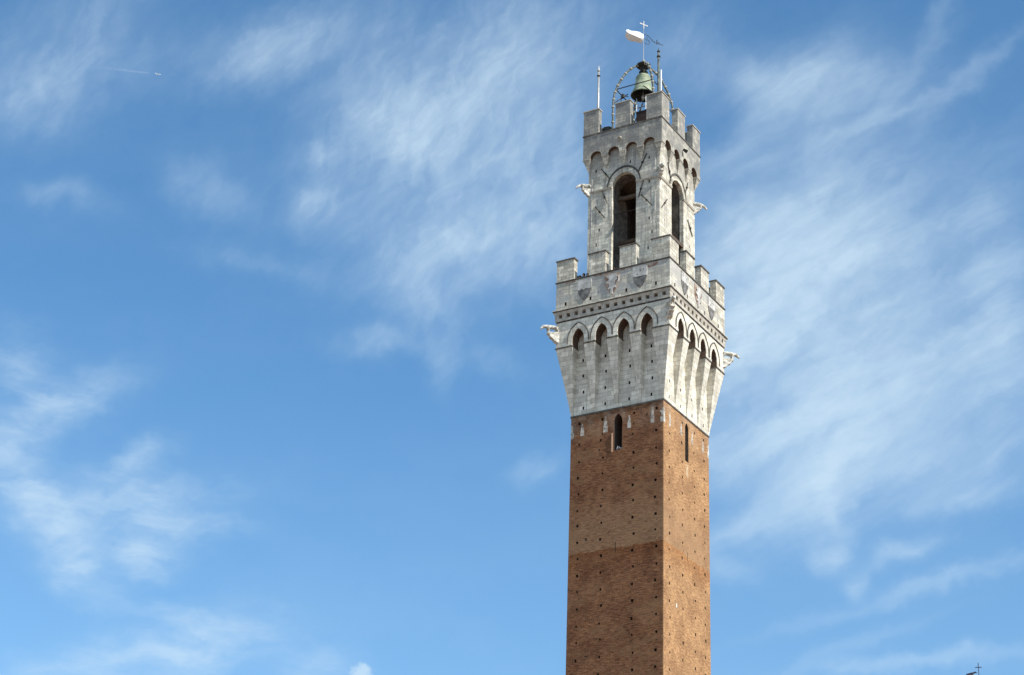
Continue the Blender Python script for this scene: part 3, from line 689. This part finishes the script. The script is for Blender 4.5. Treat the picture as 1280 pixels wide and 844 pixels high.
for k, x, z in ((0,-.06,82.34), (1,.2,82.26)):
    f = fmap(k); mb = MB()
    mb.tube([f(x,CA-.02,z+.1), f(x,CA+.2,z+.12)], .03, 6); mb.tube([f(x-.02,CA+.12,z+.14), f(x,CA+.34,z-.06)], [.10,.14], 10); mb.build('spotlight', 'bolt' if k == 0 else 'iron', tower)

# ---- animal gargoyles at the corners
def skin_mesh(name, verts, edges, radii, mats, sub=2, root=0):
    me = bpy.data.meshes.new(name); me.from_pydata(verts, edges, [])
    o = bpy.data.objects.new(name, me); col.objects.link(o)
    sk = o.modifiers.new('skin', 'SKIN'); sk.use_smooth_shade = True
    for i, s_ in enumerate(me.skin_vertices[0].data):
        r_ = radii[i]; s_.radius = (r_, r_) if not isinstance(r_, tuple) else r_; s_.use_root = (i == root)
    o.modifiers.new('sub', 'SUBSURF').levels = sub; o.modifiers['sub'].render_levels = sub
    dg = bpy.context.evaluated_depsgraph_get(); dg.update()
    out = bpy.data.meshes.new_from_object(o.evaluated_get(dg))
    bpy.data.objects.remove(o); bpy.data.meshes.remove(me)
    for q in mats: out.materials.append(M[q])
    return out
def quad(L_, verts_only=False):
    """standing wolf, nose towards +x, feet at z=0, body length about L_"""
    V = []; E = []; Rr = []
    def ch(pts, start=None):
        prev = start
        for (x, y, z, r_) in pts:
            V.append((x*L_, y*L_, z*L_)); Rr.append(r_*L_); i = len(V)-1
            if prev is not None: E.append((prev, i))
            prev = i
        return prev
    V.append((-.35*L_,0,.42*L_)); Rr.append(.125*L_)                      # 0 hips
    ch([(-.12,0,.41,.115), (.10,0,.42,.13), (.25,0,.45,.125)], 0)          # 1..3 belly, chest, shoulders
    ch([(.38,0,.53,.095), (.50,0,.58,.085), (.60,0,.575,.095), (.72,0,.545,.06), (.82,0,.53,.045)], 3)   # neck, skull, muzzle
    for s_ in (-1,1):
        ch([(.58,s_*.06,.66,.03), (.57,s_*.075,.72,.012)], 6)             # ears
        ch([(.27,s_*.10,.32,.065), (.26,s_*.10,.16,.04), (.27,s_*.10,.04,.036), (.33,s_*.10,.015,.032)], 3)
        ch([(-.33,s_*.11,.32,.08), (-.28,s_*.115,.22,.055), (-.42,s_*.11,.14,.035), (-.40,s_*.11,.035,.035), (-.34,s_*.11,.015,.03)], 0)
    ch([(-.47,0,.40,.04), (-.56,0,.28,.035), (-.58,0,.16,.025)], 0)       # tail
    return V, E, Rr
def gargoyle(ang, dist, z, s_, stretch):
    V, E, Rr = quad(s_)
    V = [(x, y*1.25, zz*.95-max(0, x-.25*s_)*.45) for x, y, zz in V]; Rr = [r_*1.3 for r_ in Rr]
    if stretch:                                                          # neck thrust forward, legs folded against the bracket
        V = [(x*1.12, y*1.2, zz*.80-max(0, x-.3*s_)*.30) for x, y, zz in V]; Rr = [r_*1.15 for r_ in Rr]
    me = skin_mesh('gargoyle', V, E, Rr, ['statue'], 1)
    o = bpy.data.objects.new('gargoyle', me); col.objects.link(o); o.parent = tower
    o.location = (dist*math.cos(ang), dist*math.sin(ang), z); o.rotation_euler = (0, R(6), ang)
    mb = MB(); prof = [(-.62,.0), (.34,.0), (.36,-.10), (.24,-.16), (.20,-.34), (.02,-.46), (-.06,-.62), (-.20,-.72), (-.62,-.86)]
    mb.prism([(x*s_,zz*s_) for x, zz in prof], lambda x, zz: (x, -.17*s_, zz), lambda x, zz: (x, .17*s_, zz))
    mb.build('gargoyle_bracket', 'statue', o)
for i in range(4):
    ang = R(-135+90*i)
    gargoyle(ang, 6.45, 67.2, 1.05, False)
    gargoyle(ang, 4.22, 79.08, .86, True)

# ================================================================== ON TOP OF THE TOWER
ZT = 82.9
# ---- bell frame: four curved ribs on the diagonals
frame = empty('iron_bell_frame', (.06,.03,ZT), 'domed iron canopy of four curved ribs with collars around the bell', 'framework')
RIB = [(2.34,82.9), (2.34,84.8), (2.34,86.2), (2.33,86.84), (2.24,87.56), (2.10,88.05), (1.98,88.40), (1.74,88.93), (1.45,89.46), (1.20,89.82), (.95,90.10), (.70,90.30), (.48,90.46), (.20,90.56)]
ribs = []
for i in range(4):
    a = R(-135+90*i); ca, sa = math.cos(a), math.sin(a); pt = lambda r_, z: (r_*ca, r_*sa, z-ZT)
    mb = MB(); mb.tube([pt(r_, z) for r_, z in RIB], .075, 8); o = mb.build('rib', 'frame', frame, smooth=True)
    # collars
    L_ = [Vector(pt(r_, z)) for r_, z in RIB]; acc = 0; nxt = .9
    for p0, p1 in zip(L_, L_[1:]):
        d_ = (p1-p0); ln = d_.length
        while acc+ln > nxt:
            c = p0+d_*((nxt-acc)/ln); dn = d_.normalized()
            mb = MB(); mb.tube([c-dn*.085, c-dn*.05, c+dn*.05, c+dn*.085], [.08,.12,.12,.08], 8); mb.build('collar', 'bolt', o)
            nxt += .66
        acc += ln
mb = MB()
for i in range(4):
    a = R(-135+90*i); b_ = a+PI/2; r_ = 2.12; z = 88.0-ZT
    mb.tube([(r_*math.cos(a),r_*math.sin(a),z), (r_*math.cos(b_),r_*math.sin(b_),z)], .04, 6)
mb.build('tie_ring', 'iron', frame)
for i in range(4):
    a = R(-135+90*i); mb = MB(); mb.tube([(2.3*math.cos(a),2.3*math.sin(a),86.75-ZT), (1.1*math.cos(a)+.35*math.sin(a),1.1*math.sin(a)-.35*math.cos(a),88.0-ZT)], .04, 6); mb.build('strut', 'iron', frame)
mb = MB(); mb.lathe([(.0,90.86), (.12,90.84), (.22,90.74), (.50,90.60), (.56,90.50), (.50,90.42), (.26,90.36), (.18,90.22), (.15,89.95), (0,89.93)], (0,0,-ZT), 16); mb.build('crown_hub', 'bronze_in', frame)
mb = MB(); mb.ball((0,0,90.93-ZT), .13); mb.build('finial_ball', 'bolt', frame, smooth=True)
# ---- bell
bell = empty('bell', (.05,.03,87.9), 'large green bronze bell hanging in the iron frame above the crown', 'bell')
prof = [(.92,-.02), (.94,.02), (.90,.12), (.83,.22), (.75,.40), (.68,.62), (.62,.9), (.575,1.2), (.545,1.45), (.52,1.60), (.46,1.70), (.34,1.76), (0,1.80)]
mb = MB(); mb.lathe(prof, (0,0,0), 36); mb.build('bell_body', 'bronze', bell, smooth=True)
mb = MB(); mb.lathe([(.92,-.02), (.84,.0), (.78,.15), (.66,.5), (.55,1.0), (.48,1.5), (0,1.66)], (0,0,0), 36); mb.build('bell_inside', 'bronze_in', bell, smooth=True)
mb = MB()
for zz, rr in ((.30,.80), (1.38,.563), (1.5,.55)): mb.lathe([(rr-.01,zz-.03), (rr+.02,zz), (rr-.01,zz+.03)], (0,0,0), 36)
mb.build('moulding', 'bronze', bell, smooth=True)
mb = MB()
for i in range(6):
    a = PI*i/3; mb.tube([(.30*math.cos(a),.30*math.sin(a),1.74), (.34*math.cos(a),.34*math.sin(a),1.95), (.20*math.cos(a),.20*math.sin(a),2.12), (.06*math.cos(a),.06*math.sin(a),2.16)], .055, 6)
mb.tube([(0,0,1.75), (0,0,2.2)], .09, 8)
mb.build('bell_crown', 'bronze_in', bell, smooth=True)
mb = MB(); mb.tube([(0,0,1.6), (0,0,.2), (0,0,-.05), (0,0,-.2), (0,0,-.32)], [.03,.04,.13,.13,.05], 8); mb.build('clapper', 'steel', bell, smooth=True)
# ---- hammer
ham = empty('bell_hammer', (-1.1,-1.0,87.2), 'black iron hammer arm beside the left side of the bell', 'hammer')
mb = MB(); mb.tube([(-.15,-.12,.3), (.05,.05,.38), (.30,.28,.42)], .035, 6); mb.build('hammer_arm', 'iron', ham)
mb = MB(); mb.tube([(.0,.0,.25), (.0,.0,.52)], .13, 8); mb.build('hammer_head', 'iron', ham)
mb = MB(); mb.tube([(-.05,-.03,.25), (-.3,-.3,-1.0), (-.3,-.3,-4.3)], .03, 6); mb.build('pull_rod', 'iron', ham)
# ---- service trestle and machine under the bell
tr_ = empty('steel_trestle', (.1,0,ZT), 'light steel lattice stand below the bell mouth', 'lattice stand')
for x in (-.38,.38):
    for y in (-.38,.38):
        mb = MB(); mb.tube([(x,y,0), (x,y,4.6)], .028, 6); mb.build('post', 'steel', tr_)
mb = MB()
for a, c in (((-.38,-.38),(.38,-.38)), ((.38,-.38),(.38,.38)), ((.38,.38),(-.38,.38)), ((-.38,.38),(-.38,-.38))):
    for z in (1.2, 2.1, 3.0, 3.9):
        mb.tube([(*a,z), (*c,z)], .014, 5); mb.tube([(*a,z), (*c,z+.9 if z < 3.5 else z+.6)], .012, 5)
mb.build('lattice', 'steel', tr_)
mc = empty('machine_box', (.85,-1.45,ZT), 'dark red ringing machine box seen between two crown merlons', 'machine')
mb = MB(); mb.box(-.45,.45,-.3,.3,0,2.35); mb.build('casing', 'machine', mc)
mb = MB(); mb.box(-.48,.48,-.33,.33,2.352,2.43); mb.build('lid', 'iron', mc)
mb = MB(); mb.tube([(-.2,-.1,2.4), (-.2,-.1,2.75)], .03, 6); mb.tube([(.25,-.1,2.4), (.25,-.1,2.6)], .05, 6); mb.build('upright', 'iron', mc)
fl = empty('floodlight', (-1.62,-2.3,ZT), 'dark floodlight casing low between the left merlons of the crown', 'floodlight')
mb = MB(); mb.tube([(0,0,0), (0,0,1.15)], .05, 6); mb.build('stand', 'iron', fl)
mb = MB(); mb.prism([(-.36,1.05), (.30,1.05), (.36,1.24), (.18,1.36), (-.22,1.40), (-.38,1.25)], lambda u, z: (u,-.18,z), lambda u, z: (u,.18,z)); mb.build('housing', 'iron', fl)
mb = MB(); mb.box(-.26,.24,-.2,-.182,1.1,1.25); mb.build('lens', 'serpentine', fl)
# ---- poles
def pole(name, x, y, z0, z1, r_, label, mat, knob):
    o = empty(name, (x,y,z0), label, 'pole')
    mb = MB(); mb.tube([(0,0,0), (0,0,(z1-z0)*.55), (0,0,z1-z0)], [r_,r_*.92,r_*.7], 8); mb.build('mast', mat, o, smooth=True)
    mb = MB(); h = z1-z0
    if knob == 'ball': mb.ball((0,0,h+.02), .12); mb.tube([(0,0,h), (0,0,h+.32)], .02, 6)
    else: mb.lathe([(.0,h), (.12,h), (.12,h+.07), (.07,h+.12), (.05,h+.2), (.06,h+.25), (.02,h+.5), (0,h+.52)], (0,0,0), 8)
    mb.build('tip', 'iron' if knob == 'ball' else 'steel', o, smooth=True)
    mb = MB()
    for q in (.93,): mb.tube([(0,0,h*q), (0,0,h*q+.07)], r_*1.35, 8)
    mb.build('clamp', 'iron', o)
pole('flagpole', -2.42, -2.4, ZT, 89.35, .10, 'pale metal pole with pointed tip behind the left crown merlon', 'steel', 'tip')
pole('flagpole', 2.60, -2.55, ZT, 89.45, .11, 'dark grey pole with black ball tip behind the front corner merlon', 'frame', 'ball')
o = empty('antenna', (2.78,-2.5,ZT), 'short thin white antenna rod just right of the dark pole', 'antenna')
mb = MB(); mb.tube([(0,0,0), (0,0,2.6)], .03, 6); mb.build('bracket_rod', 'steel', o)
mb = MB(); mb.tube([(0,0,2.6), (0,0,4.95)], .055, 8); mb.build('radome', 'vane', o)
# ---- weather vane
vd = Vector((.454,.891,0)).normalized()
vane = empty('weather_vane', (.06,.03,90.98), 'white metal banner weather vane with a small cross on a thin rod', 'weather vane')
VZ = 90.98
mb = MB(); mb.tube([(0,0,-.05), (0,0,1.3), (0,0,2.9)], [.024,.018,.014], 6); mb.build('rod', 'rod', vane)
mb = MB(); rtv = Vector((.866,.499,0)); mb.box(-.03,.03,-.02,.02,2.85,3.56)
for s_ in (-1,1): mb.prism([(s_*.03,3.21), (s_*.36,3.19), (s_*.36,3.29), (s_*.03,3.27)], lambda u, z: (u,-.02,z), lambda u, z: (u,.02,z))
cr = mb.build('cross', 'rod', vane); cr.rotation_euler.z = R(62)
# banner: folded sheet, upper leaf leaning back to the sky, lower leaf turned under
def sheet(name, rows, off, mat, parent):
    side = Vector((.891,-.454,0))                                   # towards the sun
    mb = MB(); n = len(rows); g = []
    for (u, z0, z1, s0, s1) in rows:
        g.append([vd*u+side*s0+Vector((0,0,z0-VZ)), vd*u+side*(s0*.5+s1*.5+.03)+Vector((0,0,(z0+z1)/2-VZ)), vd*u+side*s1+Vector((0,0,z1-VZ))])
    for th in (0, .018):
        vs = [[mb.bm.verts.new(p-side*th) for p in r_] for r_ in g]
        for a, c in zip(vs, vs[1:]):
            for i in range(2): mb.bm.faces.new((a[i], a[i+1], c[i+1], c[i]) if th == 0 else (a[i], c[i], c[i+1], a[i+1]))
    return mb.build(name, mat, parent, norm=False)
up_rows = [(-.04,92.93,93.32,.08,.02), (-.41,92.80,93.40,.10,.0), (-.86,92.80,93.28,.12,.03), (-1.2,92.82,93.16,.10,.04), (-1.45,92.86,93.20,.06,.02), (-1.66,92.95,93.05,.04,.02)]
lo_rows = [(-.04,92.62,92.925,-.22,.08), (-.41,92.66,92.795,-.28,.10), (-.86,92.56,92.795,-.34,.12), (-1.2,92.56,92.815,-.34,.10), (-1.45,92.66,92.855,-.28,.06), (-1.60,92.80,92.92,-.14,.04)]
fl_ = sheet('banner', up_rows, 0, 'vane', vane); sheet('banner_lower_leaf', lo_rows, 0, 'vane', vane)
mb = MB(); q = lambda u, z: vd*u+Vector((0,0,z-VZ))
mb.tube([q(.03,93.34), q(.33,93.41), q(.63,93.24), q(.86,93.04), q(1.16,93.04), q(1.83,93.08)], .022, 5)
mb.tube([q(.05,92.62), q(.30,92.58), q(.5,92.66), q(.55,92.85), q(.45,93.0), q(.30,92.98), q(.28,92.86)], .020, 5)
mb.tube([q(.03,93.0), q(.18,92.95), q(.34,93.1), q(.3,93.25)], .018, 5)
mb.tube([q(.78,93.2), q(.86,93.04), q(.98,93.0), q(1.0,93.12)], .018, 5)
mb.tube([q(1.18,92.92), q(1.25,93.06), q(1.22,93.32)], .03, 5); mb.tube([q(1.32,92.98), q(1.5,93.08), q(1.34,93.2)], .02, 5)
mb.build('scrollwork', 'iron', vane)

# ---- people at the parapets
def person(x, y, z, face, label, top, hairmat='hair', h=1.72):
    V = []; E = []; Rr = []
    def ch(pts, start=None):
        prev = start
        for (a, b_, c, r_) in pts:
            V.append((a*h, b_*h, c*h)); Rr.append(r_*h); i = len(V)-1
            if prev is not None: E.append((prev, i))
            prev = i
        return prev
    V.append((0,0,.53*h)); Rr.append((.085*h,.065*h))
    ch([(0,.005,.62,.075), (0,.01,.72,.088), (0,.0,.80,.085), (0,-.005,.845,.035), (0,.015,.885,.036), (0,.02,.925,.058), (0,.012,.965,.05)], 0)
    for s_ in (-1,1):
        ch([(s_*.105,0,.80,.038), (s_*.125,.02,.68,.030), (s_*.12,.09,.60,.024), (s_*.10,.17,.62,.02), (s_*.09,.205,.625,.017)], 3)
        ch([(s_*.055,0,.49,.058), (s_*.058,.01,.28,.040), (s_*.06,-.01,.13,.030), (s_*.06,0,.03,.024), (s_*.063,.07,.015,.022)], 0)
    V.append((0,.078*h,.917*h)); Rr.append(.010*h); E.append((6, len(V)-1))     # nose
    me = skin_mesh('person', V, E, Rr, ['skin'], 2)
    o = bpy.data.objects.new('person', me); col.objects.link(o)
    o.location = (x,y,z); o.rotation_euler.z = face
    tag(o, label, 'person')
    mb = MB(); mb.ball((0,-.004*h,.945*h), .066*h, 14, 0, (1,1.05,.95)); mb.build('hair', hairmat, o, smooth=True)
    mb = MB()
    for s_ in (-1,1): mb.ball((s_*.022*h,.072*h,.932*h), .007*h, 8)
    mb.build('eyes', 'hair', o)
    mb = MB(); mb.lathe([(.075,.845), (.11,.81), (.125,.74), (.108,.62), (.105,.50)], (0,0,0), 16)
    for v in mb.bm.verts: v.co = Vector((v.co.x*h*1.0, v.co.y*h*.82, v.co.z*h))
    for s_ in (-1,1): mb.tube([(s_*.10*h,0,.815*h), (s_*.135*h,.02*h,.69*h), (s_*.13*h,.08*h,.61*h)], [.052*h,.044*h,.036*h], 8)
    mb.build('jacket', top, o, smooth=True)
    mb = MB()
    for s_ in (-1,1): mb.tube([(s_*.045*h,0,.54*h), (s_*.058*h,.01*h,.28*h), (s_*.06*h,0,.045*h)], [.078*h,.056*h,.045*h], 8)
    mb.build('trousers', 'cloth_dark', o, smooth=True)
    return o
person(-2.62, -3.72, 70.0, PI, 'person with dark hair looking over the left end of the lower parapet', 'cloth_dark', h=1.80)
person(-2.30, -3.72, 70.0, PI+.5, 'shorter dark haired person on the lower parapet, nearest the second merlon', 'cloth_dark', h=1.73)
person(-.16, -3.68, 70.0, PI, 'person in red at the lower parapet below the belfry arch', 'cloth_red', h=1.74)
# ---- pigeons in the brick window
def pigeon(x, y, z, ang, label):
    V = [(0,0,.13), (.09,0,.16), (.13,0,.23), (.15,0,.265), (.20,0,.26), (-.10,0,.10), (-.2,0,.07)]
    E = [(0,1), (1,2), (2,3), (3,4), (0,5), (5,6)]; Rr = [.075,.07,.04,.035,.01,.05,.02]
    for s_ in (-1,1):
        V += [(.02,s_*.03,.06), (.02,s_*.03,.01), (.05,s_*.03,.006)]; n = len(V); E += [(0,n-3), (n-3,n-2), (n-2,n-1)]; Rr += [.015,.01,.01]
    o = bpy.data.objects.new('pigeon', skin_mesh('pigeon', V, E, Rr, ['feather'], 2)); col.objects.link(o)
    o.location = (x,y,z); o.rotation_euler.z = ang; o.scale = (.95,.95,.95)
    mb = MB()
    for s_ in (-1,1): mb.ball((-.03,s_*.07,.13), .09, 10, 0, (1.3,.3,.6))
    mb.build('wing', 'marble_grey', o, smooth=True)
    tag(o, label, 'bird', 'pigeons in the brick window')
pigeon(.0, -3.36, 57.952, R(-60), 'pale pigeon on the sill of the tall brick window, left one')
pigeon(.26, -3.33, 57.952, R(-140), 'pale pigeon on the sill of the tall brick window, right one')

# ================================================================== PALACE BELOW THE FRAME, WITH FINIAL
pal = empty('brick_palace', (0,0,0), 'brick town palace at the foot of the bell tower', 'building')
mb = MB(); pk = []
for i in range(5):
    c = 8.5+6*i
    for zb in (8., 17., 25.): pk.append(([(c-1.2,zb), (c+1.2,zb)]+[(c+x,z) for x, z in arch(0, 1.2, zb+3, zb+4.6, 6)[::-1]], .4))
def pf(u, d, z): return (u, -d, z)
fm_old = fmap
fmap = lambda k: pf
plate(mb, 0, [(3.6,0), (38,0), (38,33), (3.6,33)], [], 1.5, None, 0, 1, pk, 1, mitre=False)
fmap = fm_old
mb.box(3.62, 37.98, -1.05, 14, 0, 32.9)
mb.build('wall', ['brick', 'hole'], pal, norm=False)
mb = MB(); mb.prism([(-1.7,33.0), (14.3,33.0), (6.3,35.6)], lambda y, z: (3.7,y,z), lambda y, z: (37.9,y,z)); mb.build('roof', 'roof_tile', pal)

mb = MB()
for i in range(9): mb.box(4.0+4*i, 5.6+4*i, -1.75, -1.3, 33.0, 34.4)
pin = empty('stone_pinnacle', (22.2,.15,33.2), 'slender stone pinnacle rising from the palace roof', 'pinnacle')
mb.bm.free()
mb = MB(); mb.box(-.75,.75,-.6,.6,0,2.6); mb.lathe([(.62,2.602), (.7,2.8), (.5,3.0), (.42,5.8), (.5,6.0), (.62,6.2), (.62,6.4), (.4,6.55), (.38,7.0), (.55,7.15), (.55,7.29), (0,7.29)], (0,0,0), 8); mb.build('shaft', 'trim', pin)
fin = empty('animal_finial', (22.10,.10,40.53), 'dark metal animal holding up a thin cross at the bottom right of the sky', 'finial')
V, E, Rr = quad(.47); Rr = [r_*1.25 for r_ in Rr]
me = skin_mesh('animal_figure', V, E, Rr, ['finial'], 1)
o = bpy.data.objects.new('animal_figure', me); col.objects.link(o); o.parent = fin; o.rotation_euler.z = R(18)
mb = MB(); mb.tube([(.46,.13,-.04), (.46,.13,.86)], .024, 6)
mb.tube([(.28,.06,.575), (.64,.20,.575)], .024, 6); mb.build('cross', 'finial', fin)

# ================================================================== AIRLINER
pl = empty('airliner', (-9481,10358,9002), 'tiny white airliner high in the upper left sky', 'aircraft')
hd = Vector((271,225,0)).normalized(); ang = math.atan2(hd.y, hd.x)
pl.rotation_euler.z = ang
mb = MB(); mb.tube([(-22,0,1.5), (-17,0,.8), (-8,0,0), (12,0,0), (18,0,0), (21,0,-.4), (22.5,0,-.8)], [.4,1.4,2.2,2.2,2.1,1.3,.2], 14); mb.build('fuselage', 'plane', pl, smooth=True)
for s_ in (-1,1):
    mb = MB(); mb.hexa(((5,s_*1.5,-1.2), (-3,s_*1.5,-1.2), (-8,s_*20,.2), (-5.5,s_*20,.2)), ((5,s_*1.5,-.5), (-3,s_*1.5,-.6), (-8,s_*20,.4), (-5.5,s_*20,.4))); mb.build('wing', 'plane', pl)
    mb = MB(); mb.tube([(4.5,s_*7,-2.4), (2.5,s_*7,-2.4), (.3,s_*7,-2.3)], [1.1,1.25,.7], 10); mb.build('engine', 'plane', pl, smooth=True)
    mb = MB(); mb.hexa(((-16,s_*.6,1.0), (-20,s_*.6,1.0), (-22,s_*7,1.6), (-20.2,s_*7,1.6)), ((-16,s_*.6,1.4), (-20,s_*.6,1.3), (-22,s_*7,1.75), (-20.2,s_*7,1.75))); mb.build('tailplane', 'plane', pl)
mb = MB(); mb.prism([(-14,1.8), (-20,1.8), (-23,8.5), (-20,8.5)], lambda x, z: (x,-.25,z), lambda x, z: (x,.25,z)); mb.build('tail_fin', 'plane', pl)
mb = MB(); mb.tube([(0,0,0), (-60,0,0), (-180,0,0), (-280,0,0), (-420,0,0)], [2.,5.,8.,10.,12.], 10, 0, False)
ct = mb.build('contrail', 'vapour', None, smooth=True)
ct.location = Vector((-9481,10358,9001))-hd*70; ct.rotation_euler.z = ang
tag(ct, 'faint white vapour trail stretching left behind the airliner', 'contrail')
